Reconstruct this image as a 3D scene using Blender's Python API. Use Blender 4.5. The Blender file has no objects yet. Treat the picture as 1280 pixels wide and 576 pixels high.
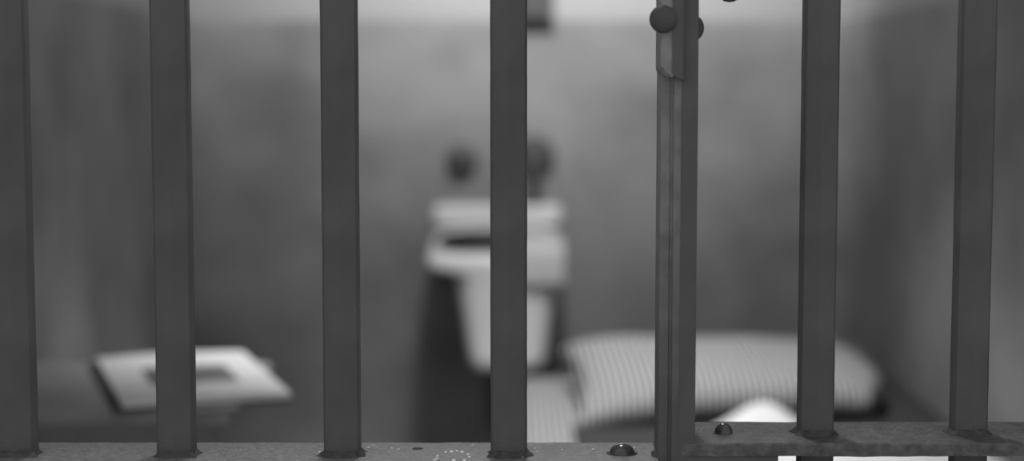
import bpy, bmesh, math, random
from mathutils import Vector, Matrix, noise

random.seed(7)
S = bpy.context.scene
C = S.collection

# ------------------------------------------------------------------ camera
W, H, F = 1280.0, 576.0, 2110.0
CAM_H = 1.15
PITCH = math.atan((288 - 110) / F)
cam_data = bpy.data.cameras.new('camera')
cam_data.sensor_width = 36.0
cam_data.lens = 36.0 * F / W
cam_data.clip_start = 0.05
cam_data.dof.use_dof = True
cam_data.dof.focus_distance = 1.28
cam_data.dof.aperture_fstop = 2.5
cam_data.dof.aperture_blades = 0
cam = bpy.data.objects.new('camera', cam_data)
C.objects.link(cam)
cam.location = (0, 0, CAM_H)
cam.rotation_euler = (math.pi / 2 - PITCH, 0, 0)
S.camera = cam

# ------------------------------------------------------------------ world, lights, exposure
S.view_settings.view_transform = 'Standard'
S.view_settings.look = 'None'
S.view_settings.exposure = 0.0
S.view_settings.gamma = 1.0
S.view_settings.use_curve_mapping = False

world = bpy.data.worlds.new('world')
S.world = world
world.use_nodes = True
wb = world.node_tree.nodes['Background']
wb.inputs['Color'].default_value = (1, 1, 1, 1)
wb.inputs['Strength'].default_value = 0.80

def spot(name, energy, loc, size, blend, radius, tilt=0.0):
    d = bpy.data.lights.new(name, 'SPOT')
    d.energy = energy; d.shadow_soft_size = radius
    d.spot_size = math.radians(size); d.spot_blend = blend
    o = bpy.data.objects.new(name, d); o.location = loc
    o.rotation_euler = (math.radians(tilt), 0, 0)
    C.objects.link(o)
spot('back_wall_lamp', 138, (0.08, 3.07, 2.25), 111, 1.0, 0.06, 72)       # lamp high in front of the back wall
spot('ceiling_lamp', 150, (0.00, 2.50, 2.30), 65, 0.95, 0.06, 12)         # lamp in the middle of the cell's ceiling
spot('rail_fill_spot', 38, (0.02, 2.05, 2.28), 56, 0.8, 0.05, -34)       # added unseen spot, aimed at the bars to brighten the rail tops

# ------------------------------------------------------------------ pixel -> place
_fw = Vector((0, math.cos(PITCH), -math.sin(PITCH)))
_up = Vector((0, math.sin(PITCH), math.cos(PITCH)))
def ray(px, py):
    return Vector((1, 0, 0)) * ((px - W / 2) / F) + _up * ((H / 2 - py) / F) + _fw
def at_y(px, py, Y):
    d = ray(px, py)
    return Vector((0, 0, CAM_H)) + d * (Y / d.y)
def at_z(px, py, Z):
    d = ray(px, py)
    return Vector((0, 0, CAM_H)) + d * ((Z - CAM_H) / d.z)

# ------------------------------------------------------------------ materials
def new_mat(name, grey, rough=0.7, spec=0.3, var=0.0, scale=8.0, bump=0.0, bscale=60.0, metallic=0.0):
    m = bpy.data.materials.new(name)
    m.use_nodes = True
    nt = m.node_tree
    b = nt.nodes['Principled BSDF']
    b.inputs['Base Color'].default_value = (grey, grey, grey, 1)
    b.inputs['Roughness'].default_value = rough
    b.inputs['Specular IOR Level'].default_value = spec
    b.inputs['Metallic'].default_value = metallic
    tc = nt.nodes.new('ShaderNodeTexCoord')
    if var > 0:
        n = nt.nodes.new('ShaderNodeTexNoise')
        n.inputs['Scale'].default_value = scale
        n.inputs['Detail'].default_value = 5
        nt.links.new(tc.outputs['Object'], n.inputs['Vector'])
        r = nt.nodes.new('ShaderNodeMapRange')
        r.inputs['From Min'].default_value = 0.3
        r.inputs['From Max'].default_value = 0.7
        r.inputs['To Min'].default_value = grey * (1 - var)
        r.inputs['To Max'].default_value = grey * (1 + var)
        nt.links.new(n.outputs['Fac'], r.inputs['Value'])
        nt.links.new(r.outputs['Result'], b.inputs['Base Color'])
    if bump > 0:
        n2 = nt.nodes.new('ShaderNodeTexNoise')
        n2.inputs['Scale'].default_value = bscale
        n2.inputs['Detail'].default_value = 4
        nt.links.new(tc.outputs['Object'], n2.inputs['Vector'])
        bp = nt.nodes.new('ShaderNodeBump')
        bp.inputs['Strength'].default_value = bump
        bp.inputs['Distance'].default_value = 0.002
        nt.links.new(n2.outputs['Fac'], bp.inputs['Height'])
        nt.links.new(bp.outputs['Normal'], b.inputs['Normal'])
    return m

def wall_mat():
    """two-tone painted concrete: mid grey below, paler band above, worn stains"""
    m = bpy.data.materials.new('painted_concrete')
    m.use_nodes = True
    nt = m.node_tree; N = nt.nodes; L = nt.links
    b = N['Principled BSDF']
    b.inputs['Roughness'].default_value = 0.75
    b.inputs['Specular IOR Level'].default_value = 0.2
    geo = N.new('ShaderNodeNewGeometry')
    sep = N.new('ShaderNodeSeparateXYZ')
    L.new(geo.outputs['Position'], sep.inputs[0])
    wob = N.new('ShaderNodeTexNoise'); wob.inputs['Scale'].default_value = 2.5
    L.new(geo.outputs['Position'], wob.inputs['Vector'])
    add = N.new('ShaderNodeMath'); add.operation = 'MULTIPLY_ADD'
    add.inputs[1].default_value = 0.012
    L.new(wob.outputs['Fac'], add.inputs[0]); L.new(sep.outputs['Z'], add.inputs[2])
    band = N.new('ShaderNodeMapRange')
    band.inputs['From Min'].default_value = 1.306
    band.inputs['From Max'].default_value = 1.322
    L.new(add.outputs[0], band.inputs['Value'])
    st = N.new('ShaderNodeTexNoise'); st.inputs['Scale'].default_value = 3.2; st.inputs['Detail'].default_value = 6
    st.inputs['Roughness'].default_value = 0.55
    L.new(geo.outputs['Position'], st.inputs['Vector'])
    lo = N.new('ShaderNodeMapRange')
    lo.inputs['From Min'].default_value = 0.32; lo.inputs['From Max'].default_value = 0.62
    lo.inputs['To Min'].default_value = 0.19; lo.inputs['To Max'].default_value = 0.335
    L.new(st.outputs['Fac'], lo.inputs['Value'])
    mix = N.new('ShaderNodeMix'); mix.data_type = 'FLOAT'
    L.new(band.outputs['Result'], mix.inputs['Factor'])
    L.new(lo.outputs['Result'], mix.inputs[2])
    mix.inputs[3].default_value = 0.41
    L.new(mix.outputs[0], b.inputs['Base Color'])
    n2 = N.new('ShaderNodeTexNoise'); n2.inputs['Scale'].default_value = 25; n2.inputs['Detail'].default_value = 5
    L.new(geo.outputs['Position'], n2.inputs['Vector'])
    bp = N.new('ShaderNodeBump'); bp.inputs['Strength'].default_value = 0.25; bp.inputs['Distance'].default_value = 0.004
    L.new(n2.outputs['Fac'], bp.inputs['Height']); L.new(bp.outputs['Normal'], b.inputs['Normal'])
    return m

def stripe_mat(name, lo, hi, period, var=0.1):
    """ticking cloth: stripes run along the object's Y axis"""
    m = bpy.data.materials.new(name)
    m.use_nodes = True
    nt = m.node_tree; N = nt.nodes; L = nt.links
    b = N['Principled BSDF']
    b.inputs['Roughness'].default_value = 0.9
    b.inputs['Specular IOR Level'].default_value = 0.1
    tc = N.new('ShaderNodeTexCoord')
    w = N.new('ShaderNodeTexWave')
    w.wave_type = 'BANDS'; w.bands_direction = 'X'; w.wave_profile = 'SIN'
    w.inputs['Scale'].default_value = 0.314 / period
    w.inputs['Distortion'].default_value = 0.3
    w.inputs['Detail'].default_value = 1
    w.inputs['Detail Scale'].default_value = 0.4
    L.new(tc.outputs['Object'], w.inputs['Vector'])
    r = N.new('ShaderNodeMapRange')
    r.inputs['To Min'].default_value = lo; r.inputs['To Max'].default_value = hi
    r.inputs['From Min'].default_value = 0.25; r.inputs['From Max'].default_value = 0.75
    L.new(w.outputs['Fac'], r.inputs['Value'])
    L.new(r.outputs['Result'], b.inputs['Base Color'])
    return m

M = {}
M['wall'] = wall_mat()
M['ceiling'] = new_mat('ceiling_paint', 0.5, 0.9, 0.1, 0.06, 4)
M['floor'] = new_mat('worn_concrete_floor', 0.12, 0.7, 0.3, 0.2, 5, 0.2, 40)
M['bar'] = new_mat('dark_bar_paint', 0.076, 0.55, 0.12, 0.10, 30, 0.25, 180)
M['bar_lit'] = new_mat('lit_facet_paint', 0.16, 0.5, 0.2, 0.22, 60, 0.35, 220)  # paler tone paints the light on the post and bracket facets
def paint_light_upper(m, grey):
    """painted light: paler higher up, dark near the rail"""
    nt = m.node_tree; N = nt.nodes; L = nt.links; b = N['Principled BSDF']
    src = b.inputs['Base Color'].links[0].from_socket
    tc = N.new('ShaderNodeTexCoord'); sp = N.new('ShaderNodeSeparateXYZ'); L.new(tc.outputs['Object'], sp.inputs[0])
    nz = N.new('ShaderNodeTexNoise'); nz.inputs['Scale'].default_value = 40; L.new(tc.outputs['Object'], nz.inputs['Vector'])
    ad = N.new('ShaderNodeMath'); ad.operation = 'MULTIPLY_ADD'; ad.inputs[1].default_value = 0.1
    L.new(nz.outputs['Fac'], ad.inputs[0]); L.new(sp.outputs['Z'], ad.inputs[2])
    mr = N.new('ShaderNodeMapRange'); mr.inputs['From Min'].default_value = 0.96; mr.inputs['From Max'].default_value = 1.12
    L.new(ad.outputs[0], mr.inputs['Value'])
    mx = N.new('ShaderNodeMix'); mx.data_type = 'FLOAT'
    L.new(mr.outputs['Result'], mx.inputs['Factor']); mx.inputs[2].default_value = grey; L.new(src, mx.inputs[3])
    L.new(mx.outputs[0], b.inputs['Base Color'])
paint_light_upper(M['bar_lit'], 0.082)
M['rail'] = new_mat('rail_paint', 0.148, 0.5, 0.35, 0.3, 170, 0.6, 260)
M['rail_dark'] = new_mat('rail_paint_dark', 0.072, 0.55, 0.3, 0.4, 120, 0.6, 260)
M['rivet'] = new_mat('rivet_paint', 0.055, 0.2, 0.4, 0.1, 60)
M['bolt'] = new_mat('bolt_paint', 0.066, 0.7, 0.1, 0.05, 60)
M['crust'] = new_mat('rust_crust', 0.06, 0.8, 0.1, 0.25, 120, 0.6, 240)
M['glint'] = new_mat('painted_glint', 0.8, 0.25, 0.6)  # white specks painted in place of glints on the rail
M['table'] = new_mat('table_paint', 0.27, 0.55, 0.3, 0.15, 12)
M['table_dark'] = new_mat('table_iron', 0.17, 0.6, 0.2, 0.1, 20)
M['paper'] = new_mat('paper', 0.68, 0.8, 0.15, 0.04, 20)
M['under'] = new_mat('grey_paper', 0.30, 0.8, 0.1, 0.06, 20)
M['ink'] = new_mat('printed_picture', 0.15, 0.8, 0.1, 0.35, 30)
M['cover'] = new_mat('dark_cover', 0.06, 0.7, 0.2)
M['porcelain'] = new_mat('porcelain', 0.80, 0.25, 0.4, 0.03, 10)
M['bowl_shade'] = new_mat('bowl_painted_shade', 0.04, 0.5, 0.3, 0.1, 12)  # near-black colour paints the shade inside the bowl
M['iron'] = new_mat('dark_iron', 0.085, 0.5, 0.3, 0.15, 30)
M['cloth'] = new_mat('white_cloth', 0.62, 0.95, 0.05, 0.03, 40, 0.3, 300)
M['sheet'] = new_mat('white_sheet', 0.70, 0.95, 0.05, 0.02, 40)
M['blanket'] = new_mat('dark_wool', 0.055, 0.95, 0.05, 0.2, 90, 0.4, 400)
M['ticking'] = stripe_mat('mattress_ticking', 0.12, 0.46, 0.012)
M['pillow'] = stripe_mat('pillow_ticking', 0.03, 0.54, 0.012)

# ------------------------------------------------------------------ mesh helpers
def link(name, me, mat, parent=None, smooth=False):
    if smooth:
        for p in me.polygons: p.use_smooth = True
    o = bpy.data.objects.new(name, me)
    C.objects.link(o)
    for m in (mat if isinstance(mat, (list, tuple)) else [mat]):
        me.materials.append(m)
    if parent is not None:
        o.parent = parent
        o.matrix_parent_inverse = Matrix.Identity(4)
    return o
def from_bm(name, bm, mat, parent=None, smooth=False):
    bmesh.ops.recalc_face_normals(bm, faces=bm.faces[:])
    me = bpy.data.meshes.new(name)
    bm.to_mesh(me); bm.free()
    return link(name, me, mat, parent, smooth)
def bm_box(bm, lo, hi, bevel=0.0, seg=2):
    r = bmesh.ops.create_cube(bm, size=1.0)
    vs = r['verts']
    for v in vs:
        v.co = Vector([lo[i] + (v.co[i] + 0.5) * (hi[i] - lo[i]) for i in range(3)])
    if bevel > 0:
        es = list({e for v in vs for e in v.link_edges})
        bmesh.ops.bevel(bm, geom=es, offset=bevel, segments=seg, profile=0.5, affect='EDGES')
def box(name, lo, hi, mat, parent=None, bevel=0.0):
    bm = bmesh.new(); bm_box(bm, lo, hi, bevel)
    return from_bm(name, bm, mat, parent)
def bm_lathe(bm, prof, n=32, mtx=None, caps=True):
    rings = []
    for r, z in prof:
        if r < 1e-6:
            rings.append([bm.verts.new((0, 0, z))])
        else:
            rings.append([bm.verts.new((r * math.cos(2 * math.pi * k / n), r * math.sin(2 * math.pi * k / n), z)) for k in range(n)])
    for a, b in zip(rings[:-1], rings[1:]):
        if len(a) == 1 and len(b) == 1: continue
        for k in range(n):
            k2 = (k + 1) % n
            if len(a) == 1: bm.faces.new((a[0], b[k], b[k2]))
            elif len(b) == 1: bm.faces.new((a[k], a[k2], b[0]))
            else: bm.faces.new((a[k], a[k2], b[k2], b[k]))
    if caps:
        for rg in (rings[0], rings[-1]):
            if len(rg) > 2: bm.faces.new(rg)
    if mtx is not None:
        for rg in rings:
            for v in rg: v.co = mtx @ v.co
def lathe(name, prof, mat, parent=None, n=32, mtx=None, smooth=True):
    bm = bmesh.new(); bm_lathe(bm, prof, n, mtx)
    return from_bm(name, bm, mat, parent, smooth)
def dome_prof(r, h, n=8, flange=0.0):
    p = []
    if flange > 0: p += [(r + flange, 0), (r + flange, h * 0.06)]
    else: p += [(r, 0)]
    for k in range(0, n + 1):
        a = k / n * math.pi / 2
        p.append((max(r * math.cos(a), 0), h * 0.06 + h * math.sin(a)))
    p[-1] = (0, p[-1][1])
    return p
def extrude_profile(name, prof, z0, z1, mat, parent, seg=1, jit=0.0, seed=0):
    """vertical bar: closed XY profile swept from z0 to z1, edges slightly worn"""
    bm = bmesh.new(); rings = []
    rnd = random.Random(seed)
    for i in range(seg + 1):
        z = z0 + (z1 - z0) * i / seg
        ring = []
        for k, (x, y) in enumerate(prof):
            j = jit * (noise.noise(Vector((z * 9 + seed * 3.1, k * 7.7, seed))) + 0.6 * noise.noise(Vector((z * 45, k * 3.3, seed * 2.0))))
            d = Vector((x, y)); dn = d.normalized() if d.length > 0 else d
            ring.append(bm.verts.new((x + dn.x * j, y + dn.y * j, z)))
        rings.append(ring)
    n = len(prof)
    for a, b in zip(rings[:-1], rings[1:]):
        for k in range(n):
            bm.faces.new((a[k], a[(k + 1) % n], b[(k + 1) % n], b[k]))
    bm.faces.new(rings[0]); bm.faces.new(rings[-1])
    return from_bm(name, bm, mat, parent)
def tube(name, pts, r, mat, parent=None, n=14):
    bm = bmesh.new(); rings = []
    pts = [Vector(p) for p in pts]
    for i, p in enumerate(pts):
        t = (pts[min(i + 1, len(pts) - 1)] - pts[max(i - 1, 0)]).normalized()
        a = t.orthogonal().normalized() if i == 0 else (a - t * a.dot(t)).normalized()
        b = t.cross(a)
        rings.append([bm.verts.new(p + (a * math.cos(2 * math.pi * k / n) + b * math.sin(2 * math.pi * k / n)) * r) for k in range(n)])
    for A, B in zip(rings[:-1], rings[1:]):
        for k in range(n): bm.faces.new((A[k], A[(k + 1) % n], B[(k + 1) % n], B[k]))
    bm.faces.new(rings[0]); bm.faces.new(rings[-1])
    return from_bm(name, bm, mat, parent, True)
def thing(name, label, cat, loc=(0, 0, 0), rotz=0.0, group=None):
    o = bpy.data.objects.new(name, None); C.objects.link(o)
    o.empty_display_size = 0.1
    o.location = loc; o.rotation_euler = (0, 0, rotz)
    tag(o, label, cat, group)
    return o
def tag(o, label, cat, group=None):
    o['label'] = label; o['category'] = cat
    if group: o['group'] = group
    return o
def struct(name, lo, hi, mat):
    o = box(name, lo, hi, mat); o['kind'] = 'structure'; return o

# ------------------------------------------------------------------ the cell (setting)
XL, XR = -0.755, 0.79
YG, YB = 1.27, 4.0            # grille plane, back wall
ZC = 2.35
struct('floor', (XL - 0.6, -1.5, -0.1), (XR + 0.6, YB + 0.15, 0), M['floor'])
struct('ceiling', (XL - 0.15, YG - 0.05, ZC), (XR + 0.15, YB + 0.15, ZC + 0.1), M['ceiling'])
struct('wall_back', (XL - 0.15, YB, 0), (XR + 0.15, YB + 0.15, ZC), M['wall'])
struct('wall_left', (XL - 0.15, YG - 0.05, 0), (XL, YB, ZC), M['wall'])
struct('wall_right', (XR, YG - 0.05, 0), (XR + 0.15, YB, ZC), M['wall'])

# ------------------------------------------------------------------ barred gate (left) and fixed barred panel (right)
ZL = at_y(640, 552, 1.316).z          # top of the gate's rail
ZR = at_y(640, 528, 1.31).z           # top of the panel's rail
Y0, Y1 = 1.232, 1.314
BAR = [(-0.0138, 0.004), (-0.0138, -0.006), (-0.0118, -0.0085), (0.0, -0.0105), (0.0118, -0.0085), (0.0138, -0.006),
       (0.0138, 0.004), (0.011, 0.0075), (-0.011, 0.0075)]
def bar(parent, X, seed, width=1.0):
    o = extrude_profile('bar', [(x * width, y) for x, y in BAR], 0.03, 2.3, M['bar'], parent, 260, 0.00035, seed)
    o.location = (X, YG, 0)
    return o
def bead(parent, X, z, seed, width=1.0):
    """crusty paint and weld collar where the bar goes through the rail"""
    bm = bmesh.new(); n = 48; rings = []
    for r, zz in ((1.30, -0.0012), (1.24, 0.0002), (1.10, 0.0010), (0.98, 0.0040), (0.9, 0.0040)):
        ring = []
        for k in range(n):
            a = 2 * math.pi * k / n
            w = 1 + 0.26 * noise.noise(Vector((math.cos(a) * 2.3, math.sin(a) * 2.3, seed * 5.0))) * (1 if r > 1 else 0.2)
            cx, sy = math.cos(a), math.sin(a)
            ex = math.copysign(abs(cx) ** 0.6, cx) * 0.0142 * r * w * width
            ey = math.copysign(abs(sy) ** 0.6, sy) * 0.0115 * r * w
            ring.append(bm.verts.new((X + ex, YG + ey, z + zz * (1 + 0.5 * noise.noise(Vector((cx * 3, sy * 3, seed)))))))
        rings.append(ring)
    for a, b in zip(rings[:-1], rings[1:]):
        for k in range(n): bm.faces.new((a[k], a[(k + 1) % n], b[(k + 1) % n], b[k]))
    bm.faces.new(rings[-1])
    return from_bm('weld_collar', bm, M['crust'], parent, True)
def rail(parent, x0, x1, z, th, mat):
    """flat rail, its arrises worn uneven"""
    bm = bmesh.new(); n = 220; rings = []
    for i in range(n + 1):
        x = x0 + (x1 - x0) * i / n
        def j(s): return 0.0005 * noise.noise(Vector((x * 60, s * 9.1, z))) + 0.0004 * noise.noise(Vector((x * 14, s * 3.7, z)))
        pr = [(Y0 + j(1), z - 0.0012), (Y0 + 0.0012 + j(1), z + j(2) * 0.6), (Y1 - 0.0012 + j(3), z + j(4) * 0.6), (Y1 + j(3), z - 0.0012),
              (Y1 + j(5), z - th), (Y0 + j(6), z - th + j(7))]
        rings.append([bm.verts.new((x, a, b)) for a, b in pr])
    for a, b in zip(rings[:-1], rings[1:]):
        for k in range(6): bm.faces.new((a[k], a[(k + 1) % 6], b[(k + 1) % 6], b[k]))
    bm.faces.new(rings[0]); bm.faces.new(rings[-1])
    return from_bm('rail', bm, mat, parent)
def rivet(parent, px, py, Z, rpx, h, flange=0.002):
    p = at_z(px, py, Z)
    r = rpx / F * p.y
    return lathe('rivet', dome_prof(r, h, 8, flange), M['rivet'], parent, 32, Matrix.Translation(p - Vector((0, 0, 0.0005))))

def bar_x(px): return at_y(px, 288, YG - 0.009).x

gate = thing('barred_gate', 'dark steel barred gate left of the riveted post, its rail lower with painted glints', 'barred gate', (0, 0, 0))
XPOST = at_y(848, 288, 1.25).x
rail(gate, XL + 0.03, at_y(824, 570, 1.25).x, ZL, 0.011, M['rail'])
for i, px in enumerate((12, 214, 424.7, 636.0)):
    bar(gate, bar_x(px), i + 1, 1.03 if i < 2 else 1.0); bead(gate, bar_x(px), ZL, i + 1)
d = bar_x(214) - bar_x(12)
for i in range(1, 4):
    X = bar_x(12) - d * i
    if X > XL + 0.05: bar(gate, X, i + 20); bead(gate, X, ZL, i + 20)
rivet(gate, 777.5, 566, ZL, 16.0, 0.0078, 0.0024)
# chipped spots and painted white glints on the gate rail
def blob(name, px, py, Z, rx, ry, h, mat, parent, seed):
    p = at_z(px, py, Z); bm = bmesh.new(); n = 20
    c = bm.verts.new((p.x, p.y, Z + h)); ring = []; ring2 = []
    for k in range(n):
        a = 2 * math.pi * k / n
        w = 1 + 0.35 * noise.noise(Vector((math.cos(a) * 2, math.sin(a) * 2, seed)))
        ring.append(bm.verts.new((p.x + rx * w * math.cos(a), p.y + ry * w * math.sin(a), Z - 0.0004)))
        ring2.append(bm.verts.new((p.x + rx * .7 * w * math.cos(a), p.y + ry * .7 * w * math.sin(a), Z + h * .8)))
    for k in range(n):
        k2 = (k + 1) % n
        bm.faces.new((ring[k], ring[k2], ring2[k2], ring2[k])); bm.faces.new((ring2[k], ring2[k2], c))
    return from_bm(name, bm, mat, parent, True)
blob('rust_spot', 522, 560.5, ZL, 0.0050, 0.0042, 0.0006, M['crust'], gate, 3)
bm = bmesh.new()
glints = [(557, 565.5, 1), (564.5, 565, 1.3), (571, 564, 1), (577.5, 565.5, 1.3), (585, 568, .9), (586.5, 571.5, .9), (547, 570.5, .9), (546, 573.5, .9),
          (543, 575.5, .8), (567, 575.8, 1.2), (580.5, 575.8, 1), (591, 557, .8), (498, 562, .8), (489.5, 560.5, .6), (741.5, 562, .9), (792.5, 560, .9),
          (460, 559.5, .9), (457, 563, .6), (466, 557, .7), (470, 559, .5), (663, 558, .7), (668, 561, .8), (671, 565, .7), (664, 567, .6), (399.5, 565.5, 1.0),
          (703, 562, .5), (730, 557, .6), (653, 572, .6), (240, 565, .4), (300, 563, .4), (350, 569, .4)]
for px, py, s in glints:
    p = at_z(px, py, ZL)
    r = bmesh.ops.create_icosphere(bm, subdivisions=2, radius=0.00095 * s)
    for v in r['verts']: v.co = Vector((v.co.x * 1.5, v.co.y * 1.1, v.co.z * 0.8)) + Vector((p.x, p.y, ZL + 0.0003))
o = from_bm('painted_glints', bm, M['glint'], gate, True); o['kind'] = 'stuff'

panel = thing('barred_grille', 'dark steel barred grille on the right with riveted stepped post and higher rail', 'barred grille', (0, 0, 0))
rail(panel, at_y(866, 540, YG).x - 0.012, XR - 0.03, ZR, 0.0098, M['rail_dark'])
for i, px in enumerate((1025, 1219.5)):
    bar(panel, bar_x(px), 11 + i, 0.97); bead(panel, bar_x(px), ZR, 11 + i, 0.97)
d = bar_x(1219.5) - bar_x(1025)
for i in range(1, 4):
    X = bar_x(1219.5) + d * i
    if X < XR - 0.05: bar(panel, X, 30 + i, 0.97); bead(panel, X, ZR, 30 + i)
rivet(panel, 904.5, 540.5, ZR, 11.5, 0.0078, 0.0015)
# post: stepped section seen from the front and its left side
YP = 1.242
def px_off(px): return at_y(px, 288, YP).x
prof = [(px_off(849), YP - 0.010), (px_off(869), YP - 0.009), (px_off(870), YP - 0.006), (px_off(870), YP + 0.06), (px_off(851), YP + 0.06), (px_off(849), YP + 0.02)]
cx = sum(p[0] for p in prof) / len(prof)
post = extrude_profile('post', [(x - cx, y - 1.27) for x, y in prof], 0.0, 2.3, M['bar'], panel, 260, 0.0003, 50)
post.location = (cx, 1.27, 0)
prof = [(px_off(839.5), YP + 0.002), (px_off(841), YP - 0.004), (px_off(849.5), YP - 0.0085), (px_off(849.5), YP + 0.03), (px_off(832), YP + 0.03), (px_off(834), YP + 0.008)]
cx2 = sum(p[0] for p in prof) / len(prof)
o = extrude_profile('post_side_strip', [(x - cx2, y - 1.27) for x, y in prof], 0.0, 2.3, M['bar_lit'], post, 260, 0.0004, 52); o.location = (cx2 - cx, 0, 0)
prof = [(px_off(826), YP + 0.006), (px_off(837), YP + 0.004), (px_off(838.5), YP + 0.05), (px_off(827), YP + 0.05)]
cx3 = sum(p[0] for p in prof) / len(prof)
o = extrude_profile('stop_strip', [(x - cx3, y - 1.27) for x, y in prof], 0.0, 2.3, M['bar_lit'], post, 200, 0.0003, 53); o.location = (cx3 - cx, 0, 0)
bead(panel, at_y(846, 565, YG).x, ZL, 61, 1.15)
# bracket at the top with rounded lower corner and two domed bolts
zb = at_y(830, 97, YP).z
x0, x1, x2 = px_off(822.5), px_off(833), px_off(838)
bm = bmesh.new(); prf = []
rc = 0.008
for k in range(7):
    a = math.pi + k / 6 * math.pi / 2
    prf.append((x0 + rc + rc * math.cos(a), zb + rc + rc * math.sin(a)))
prf = [(x0, 2.25)] + prf + [(px_off(840), zb), (px_off(845), zb + 0.004), (px_off(845), 2.25)]
fr = [bm.verts.new((x, YP - 0.0135, z)) for x, z in prf]; bk = [bm.verts.new((x, YP + 0.03, z)) for x, z in prf]
bm.faces.new(fr); bm.faces.new(bk)
for k in range(len(prf)):
    k2 = (k + 1) % len(prf); bm.faces.new((fr[k], fr[k2], bk[k2], bk[k]))
bmesh.ops.bevel(bm, geom=[e for e in bm.edges if all(abs(v.co.y - (YP - 0.0135)) < 1e-5 for v in e.verts)], offset=0.0018, segments=2, affect='EDGES')
bracket = from_bm('latch_bracket', bm, M['bar_lit'], panel)
cv = [(px_off(834), zb + 0.003), (px_off(840), zb - 0.001), (px_off(852), zb - 0.004), (px_off(852), 2.25), (px_off(834), 2.25)]
bm = bmesh.new()
fr = [bm.verts.new((x, YP - 0.0145, z)) for x, z in cv]; bk = [bm.verts.new((x, YP - 0.0085, z)) for x, z in cv]
bm.faces.new(fr); bm.faces.new(bk)
for k in range(5): bm.faces.new((fr[k], fr[(k + 1) % 5], bk[(k + 1) % 5], bk[k]))
bmesh.ops.bevel(bm, geom=bm.edges[:], offset=0.0015, segments=2, affect='EDGES')
from_bm('cover_plate', bm, M['bar'], bracket)
for px, py, rp, yy in ((829, 24, 17.3, YP - 0.0135), (862.5, 35, 17.5, YP + 0.012)):
    p = at_y(px, py, yy); r = rp / F * yy
    lathe('bolt_head', dome_prof(r, 0.007, 10), M['bolt'], bracket, 40, Matrix.Translation(p) @ Matrix.Rotation(math.radians(90), 4, 'X'))
# latch arm above with a round knob hanging at the picture's top edge
p = at_y(912, -10, YP)
arm = box('latch_arm', (px_off(866), YP - 0.006, p.z + 0.012), (p.x + 0.012, YP + 0.006, p.z + 0.03), M['bar'], panel, 0.002)
lathe('latch_knob', [(0, -0.0135), (0.004, -0.0128), (0.0085, -0.0095), (0.0105, -0.004), (0.0105, 0.001), (0.008, 0.006), (0.005, 0.009), (0.005, 0.016)],
      M['bar'], arm, 32, Matrix.Translation(p + Vector((0, 0, 0.006))))
# plate under the panel rail beside the post
pz = ZR - 0.0098
box('strike_plate', (px_off(862), Y0 + 0.001, pz - 0.022), (at_y(973.5, 574, Y0).x, Y0 + 0.02, pz + 0.001), M['bar'], panel, 0.0015)

# ------------------------------------------------------------------ table on the left wall
ZT = 0.75
cr = at_z(287, 512, ZT)             # near right corner
ty0, ty1, tx1 = cr.y, at_z(300, 452, ZT).y, cr.x
table = thing('wall_table', 'grey metal wall table carrying the white leaflet at left', 'table', (XL, (ty0 + ty1) / 2, ZT))
bm = bmesh.new(); bm_box(bm, (0, ty0 - (ty0 + ty1) / 2, -0.022), (tx1 - XL, ty1 - (ty0 + ty1) / 2, 0), 0.006, 3)
from_bm('tabletop', bm, M['table'], table)
hy = (ty1 - ty0) / 2
box('front_lip', (0.0, -hy + 0.001, -0.05), (tx1 - XL - 0.02, -hy + 0.012, -0.02), M['table_dark'], table, 0.003)
for yy in (-hy + 0.05, hy - 0.05):
    bm = bmesh.new()
    a = [(0, -0.022), (0, -0.30), (0.02, -0.30), (tx1 - XL - 0.06, -0.045), (tx1 - XL - 0.06, -0.022)]
    f1 = [bm.verts.new((x, yy - 0.006, z)) for x, z in a]; f2 = [bm.verts.new((x, yy + 0.006, z)) for x, z in a]
    bm.faces.new(f1); bm.faces.new(f2)
    for k in range(5): bm.faces.new((f1[k], f1[(k + 1) % 5], f2[(k + 1) % 5], f2[k]))
    from_bm('bracket', bm, M['table_dark'], table)

# leaflet on the table
A, B, D_ = at_z(124, 447, ZT + 0.012), at_z(312, 437, ZT + 0.012), at_z(149, 502, ZT + 0.012)
Cc = at_z(354, 491, ZT + 0.012)
u = ((B - A) + (Cc - D_)); uw = ((B - A).length + (Cc - D_).length) / 2; ul = ((A - D_).length + (B - Cc).length) / 2
rz = math.atan2(u.y, u.x)
cen = (A + B + Cc + D_) / 4
book = thing('leaflet', 'white printed leaflet with dark picture lying on the wall table', 'leaflet', (cen.x, cen.y, ZT), rz)
box('cover', (-uw / 2 - 0.012, -ul / 2 - 0.004, 0.0), (uw / 2, ul / 2 + 0.002, 0.004), M['cover'], book, 0.001)
box('under_sheet', (-uw * 0.20, -ul / 2 - 0.034, 0.0002), (uw * 0.17, -ul / 2 - 0.003, 0.0020), M['under'], book)
bm = bmesh.new(); n = 16; top = []; bot = []
for i in range(n + 1):
    t = i / n; x = -uw / 2 + uw * t
    z = 0.011 + 0.003 * math.sin(t * math.pi)
    top.append((bm.verts.new((x, -ul / 2, z)), bm.verts.new((x, ul / 2, z)))); bot.append((bm.verts.new((x, -ul / 2, 0.004)), bm.verts.new((x, ul / 2, 0.004))))
for i in range(n):
    bm.faces.new((top[i][0], top[i + 1][0], top[i + 1][1], top[i][1])); bm.faces.new((bot[i][0], bot[i][1], bot[i + 1][1], bot[i + 1][0]))
    bm.faces.new((top[i][0], bot[i][0], bot[i + 1][0], top[i + 1][0])); bm.faces.new((top[i][1], top[i + 1][1], bot[i + 1][1], bot[i][1]))
bm.faces.new((top[0][0], top[0][1], bot[0][1], bot[0][0])); bm.faces.new((top[n][0], bot[n][0], bot[n][1], top[n][1]))
pages = from_bm('pages', bm, M['paper'], book)
bm = bmesh.new()
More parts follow.
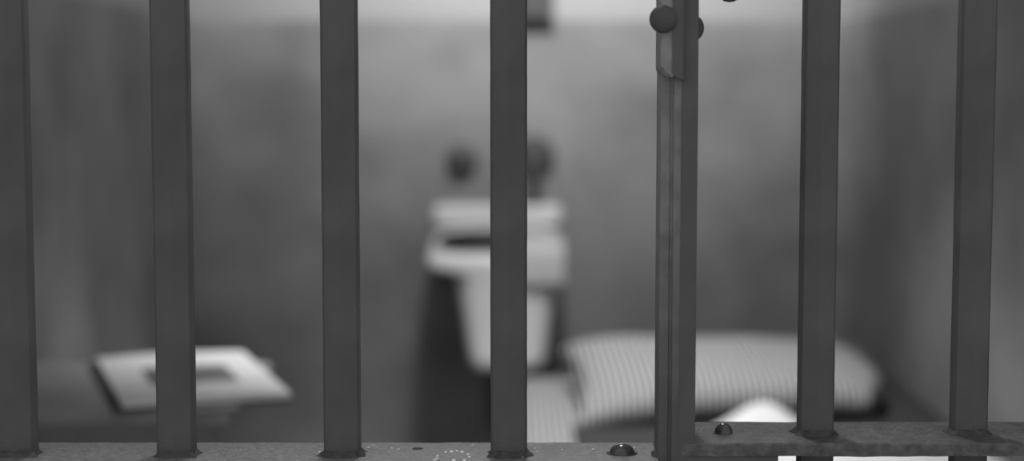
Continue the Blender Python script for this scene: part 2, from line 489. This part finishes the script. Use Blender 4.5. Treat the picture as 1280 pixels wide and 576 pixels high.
ua, ub, va, vb = -uw / 2 + 0.225 * uw, -uw / 2 + 0.77 * uw, -ul / 2 + 0.27 * ul, -ul / 2 + 0.64 * ul
row = []
for i in range(11):
    x = ua + (ub - ua) * i / 10; z = 0.0116 + 0.003 * math.sin((x + uw / 2) / uw * math.pi)
    row.append((bm.verts.new((x, va, z)), bm.verts.new((x, vb, z))))
for i in range(10): bm.faces.new((row[i][0], row[i + 1][0], row[i + 1][1], row[i][1]))
from_bm('picture', bm, M['ink'], pages)

# ------------------------------------------------------------------ washbasin on the back wall
wx = at_y(621, 300, 3.8).x
zr = 0.803
basin = thing('washbasin', 'white wall washbasin with tapering body under two round taps', 'washbasin', (wx, YB, zr))
hw = 0.152
box('backsplash', (-hw, -0.024, 0.02), (hw, -0.0, 0.072), M['porcelain'], basin, 0.012)
# rim slab with a bowl cut in it, then a body tapering downward
bm = bmesh.new(); n = 64
yc, ry, rx = -0.205, 0.172, 0.134
def rr(a, hx, hy, e):
    c, s = math.cos(a), math.sin(a)
    return (math.copysign(abs(c) ** e, c) * hx, math.copysign(abs(s) ** e, s) * hy)
def ringv(hx, hy, e, x0, y0, z): return [bm.verts.new((x0 + rr(2 * math.pi * k / n, hx, hy, e)[0], y0 + rr(2 * math.pi * k / n, hx, hy, e)[1], z)) for k in range(n)]
rg = [ringv(0.05, 0.05, 0.5, 0.02, -0.20, -0.264), ringv(0.082, 0.185, 0.35, 0.026, -0.21, -0.262), ringv(0.090, 0.19, 0.3, 0.026, -0.20, -0.235), ringv(0.106, 0.196, 0.28, 0.023, -0.20, -0.10), ringv(0.114, 0.198, 0.26, 0.022, -0.20, -0.052),
      ringv(0.148, 0.199, 0.22, 0, -0.20, -0.042), ringv(hw, 0.199, 0.22, 0, -0.20, -0.036), ringv(hw, 0.199, 0.22, 0, -0.20, -0.008), ringv(hw - 0.006, 0.195, 0.22, 0, -0.20, 0.0),
      ringv(rx + 0.004, ry + 0.006, 0.6, 0, yc, 0.0), ringv(rx, ry, 0.7, 0, yc, -0.006)]
for a, b in zip(rg[:-1], rg[1:]):
    for k in range(n): bm.faces.new((a[k], a[(k + 1) % n], b[(k + 1) % n], b[k]))
bm.faces.new(rg[0])
for rgx in rg[-4:-2]:
    for v in rgx: v.co.z += (v.co.y + 0.2) * 0.07 - 0.003
for rgx in rg[-2:]:
    for v in rgx: v.co.z += 0.008 + (v.co.y + 0.2) * 0.08
body = from_bm('basin_body', bm, M['porcelain'], basin, True)
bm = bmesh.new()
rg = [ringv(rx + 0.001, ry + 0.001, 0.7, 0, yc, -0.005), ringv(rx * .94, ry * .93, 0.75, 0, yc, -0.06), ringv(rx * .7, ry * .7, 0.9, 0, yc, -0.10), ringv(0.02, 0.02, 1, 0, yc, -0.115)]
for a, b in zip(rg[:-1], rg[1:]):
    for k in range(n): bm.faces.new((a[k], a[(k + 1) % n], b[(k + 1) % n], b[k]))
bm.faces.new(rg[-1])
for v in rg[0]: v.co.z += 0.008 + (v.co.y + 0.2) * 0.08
from_bm('bowl', bm, M['bowl_shade'], basin, True)
tube('drain_pipe', [(0, -0.2, -0.262), (0, -0.2, -0.36), (0, -0.19, -0.40), (0, -0.15, -0.42), (0, -0.10, -0.40), (0, -0.06, -0.39), (0, -0.0, -0.39)], 0.022, M['iron'], basin)

# cloth laid over the basin's right side
wc = bmesh.new(); nx, ny = 10, 26
prof = [(-0.08, 0.006), (-0.30, 0.006), (-0.385, 0.006), (-0.404, 0.0), (-0.408, -0.02), (-0.409, -0.075)]
def along(t):
    ls = [math.dist(prof[i], prof[i + 1]) for i in range(len(prof) - 1)]; s = t * sum(ls)
    for i, l in enumerate(ls):
        if s <= l or i == len(ls) - 1:
            q = min(s / l, 1); return (prof[i][0] + (prof[i + 1][0] - prof[i][0]) * q, prof[i][1] + (prof[i + 1][1] - prof[i][1]) * q)
        s -= l
g = []
for j in range(ny + 1):
    y, z = along(j / ny); r_ = []
    for i in range(nx + 1):
        x = 0.022 + 0.125 * i / nx
        r_.append(wc.verts.new((x, y - 0.002 * math.sin(i * 1.3), z + 0.003 * noise.noise(Vector((x * 30, y * 20, 2))))))
    g.append(r_)
for j in range(ny):
    for i in range(nx): wc.faces.new((g[j][i], g[j][i + 1], g[j + 1][i + 1], g[j + 1][i]))
cloth = from_bm('washcloth', wc, M['cloth'], None, True)
cloth.location = (wx, YB, zr)
sm = cloth.modifiers.new('thickness', 'SOLIDIFY'); sm.thickness = 0.005; sm.offset = 1
tag(cloth, 'pale folded washcloth laid over the right half of the washbasin', 'washcloth')

# two taps
def tap(px, py, r, label, spout):
    p = at_y(px, py, YB - 0.03)
    t = thing('wall_tap', label, 'tap', (p.x, YB, p.z), 0, 'taps above the washbasin')
    R = Matrix.Rotation(math.radians(90), 4, 'X')
    lathe('wall_flange', [(0.024, 0), (0.024, 0.004), (0.014, 0.008), (0.010, 0.012), (0.010, 0.016)], M['iron'], t, 28, R)
    lathe('tap_knob', [(0, 0.008), (r * .8, 0.008), (r, 0.011), (r, 0.016), (r * .85, 0.022), (r * .4, 0.026), (0, 0.027)], M['iron'], t, 36, R)
    if spout: tube('spout', [(0, -0.018, 0), (0, -0.022, -0.03), (0, -0.024, -0.06), (0, -0.024, -0.095)], 0.014, M['iron'], t)
tap(577, 200, 0.036, 'smaller dark round tap on the wall above the left of the washbasin', False)
tap(668, 194, 0.046, 'larger dark round tap with spout, half behind the middle bar', True)

# dark box high on the back wall
p0 = at_y(640, -30, YB - 0.02); p1 = at_y(690, 25, YB - 0.02)
wb_ = thing('wall_box', 'dark box fixed high on the back wall at the picture top', 'wall box', ((p0.x + p1.x) / 2, YB, p1.z))
hwb = (p1.x - p0.x) / 2
box('box_body', (-hwb, -0.03, 0), (hwb, 0.0, 0.14), M['iron'], wb_, 0.008)
box('box_lid', (-hwb - 0.004, -0.036, 0.003), (hwb + 0.004, -0.029, 0.137), M['iron'], wb_, 0.003)
tube('conduit', [(0, -0.015, 0.135), (0, -0.015, 0.9)], 0.012, M['iron'], wb_)

# ------------------------------------------------------------------ cot, mattress, pillow, bedding on the right
ZM = 0.55
bx0, bx1, by0, by1 = 0.0, 0.77, 1.55, 3.50
cot = thing('cot', 'low dark iron cot carrying the striped mattress along right wall', 'cot', ((bx0 + bx1) / 2, (by0 + by1) / 2, 0))
hx, hy = (bx1 - bx0) / 2, (by1 - by0) / 2
for sx in (-1, 1):
    box('side_rail', (sx * (hx - 0.015) - 0.012, -hy, 0.39), (sx * (hx - 0.015) + 0.012, hy, 0.435), M['iron'], cot, 0.003)
    for sy in (-1, 1):
        box('leg', (sx * (hx - 0.03) - 0.015, sy * (hy - 0.05) - 0.015, 0), (sx * (hx - 0.03) + 0.015, sy * (hy - 0.05) + 0.015, 0.40), M['iron'], cot, 0.003)
for sy in (-1, 1):
    box('end_rail', (-hx, sy * (hy - 0.012) - 0.012, 0.39), (hx, sy * (hy - 0.012) + 0.012, 0.435), M['iron'], cot, 0.003)
box('wire_base', (-hx + 0.01, -hy + 0.01, 0.425), (hx - 0.01, hy - 0.01, 0.437), M['iron'], cot)
bm = bmesh.new(); bm_box(bm, (-hx + 0.005, -hy, 0), (hx - 0.005, hy, ZM - 0.437), 0.03, 4)
mat_ = from_bm('mattress', bm, M['ticking'], None, True)
mat_.location = ((bx0 + bx1) / 2, (by0 + by1) / 2, 0.437)
tag(mat_, 'pale striped mattress on the cot beneath the pillow', 'mattress')

# dark blanket spread before the pillow
bm = bmesh.new(); nx, ny = 40, 50; tg = []
for j in range(ny + 1):
    r_ = []
    for i in range(nx + 1):
        x = 0.105 + (0.765 - 0.105) * i / nx
        y = 1.60 + (2.91 - 1.60) * j / ny
        t = min(max((x - 0.668) / 0.045, 0), 1)
        y += (0.06 * ((x - 0.105) / 0.66) + 0.46 * t * t * (3 - 2 * t)) * (j / ny) ** 2
        z = ZM + 0.0145 + 0.004 * noise.noise(Vector((x * 9, y * 7, 1)))
        if j == ny or i == 0: z -= 0.004
        r_.append(bm.verts.new((x, y, z)))
    tg.append(r_)
for j in range(ny):
    for i in range(nx): bm.faces.new((tg[j][i], tg[j][i + 1], tg[j + 1][i + 1], tg[j + 1][i]))
blk = from_bm('blanket', bm, M['blanket'], None, True)
sm = blk.modifiers.new('thickness', 'SOLIDIFY'); sm.thickness = 0.006; sm.offset = -1
tag(blk, 'dark wool blanket covering the mattress in front of the pillow', 'blanket')

# white sheet bunched into a mound
bm = bmesh.new(); nx, ny = 60, 60; tg = []
for j in range(ny + 1):
    r_ = []
    for i in range(nx + 1):
        x = 0.31 + 0.445 * i / nx; y = 2.15 + 0.70 * j / ny
        e = min(i / nx, 1 - i / nx, 1 - j / ny, j / ny)
        edge = min(e / 0.06, 1)
        z = 0.017 * edge ** 0.5 * (1 if y < 2.70 else max(0, 1 - (y - 2.70) / 0.1))
        z += 0.052 * math.exp(-((x - 0.412) / 0.062) ** 2 - ((y - 2.755) / 0.055) ** 2) * edge
        z += 0.004 * noise.noise(Vector((x * 14, y * 10, 4))) * edge
        r_.append(bm.verts.new((x, y, ZM + 0.0195 + max(z, 0))))
    tg.append(r_)
for j in range(ny):
    for i in range(nx): bm.faces.new((tg[j][i], tg[j][i + 1], tg[j + 1][i + 1], tg[j + 1][i]))
bmesh.ops.delete(bm, geom=[v for v in bm.verts if v.co.y > 2.70 and v.co.z < ZM + 0.024], context='VERTS')
sh = from_bm('sheet', bm, M['sheet'], None, True)
sm = sh.modifiers.new('thickness', 'SOLIDIFY'); sm.thickness = 0.004; sm.offset = 1
tag(sh, 'bright white sheet bunched to a mound on the dark blanket', 'sheet')

# pillow
bm = bmesh.new(); nx, ny = 64, 48; PW, PD, PT = 0.305, 0.235, 0.058
def pil(u, v, s):
    k = (1 - u ** 4) * (1 - v ** 4)
    t = PT * max(k, 0) ** 0.42
    x = u * PW * (1 - 0.07 * (1 - v * v) * u * u - 0.34 * max(u, 0) ** 3 * max(-v, 0) ** 2)
    y = v * PD * (1 - 0.09 * (1 - u * u) * v * v)
    wr = 0.006 * noise.noise(Vector((x * 9, y * 9, 3 + s))) * max(k, 0)
    return Vector((x, y, s * (t + wr) - 0.034 * ((1 - u) / 2) ** 3 * ((1 - v) / 2) ** 2 + 0.014 * ((1 + u) / 2) * ((1 - v) / 2)))
tops = [[bm.verts.new(pil(-1 + 2 * i / nx, -1 + 2 * j / ny, 1)) for i in range(nx + 1)] for j in range(ny + 1)]
bots = [[tops[j][i] if i in (0, nx) or j in (0, ny) else bm.verts.new(pil(-1 + 2 * i / nx, -1 + 2 * j / ny, -0.3)) for i in range(nx + 1)] for j in range(ny + 1)]
for j in range(ny):
    for i in range(nx):
        bm.faces.new((tops[j][i], tops[j][i + 1], tops[j + 1][i + 1], tops[j + 1][i]))
        bm.faces.new((bots[j][i], bots[j + 1][i], bots[j + 1][i + 1], bots[j][i + 1]))
pw = from_bm('pillow', bm, M['pillow'], None, True)
pw.location = (0.405, 3.135, ZM + 0.050)
pw.rotation_euler = (math.radians(4), math.radians(1.5), math.radians(2))
tag(pw, 'plump pale striped pillow at the far end of the mattress', 'pillow')
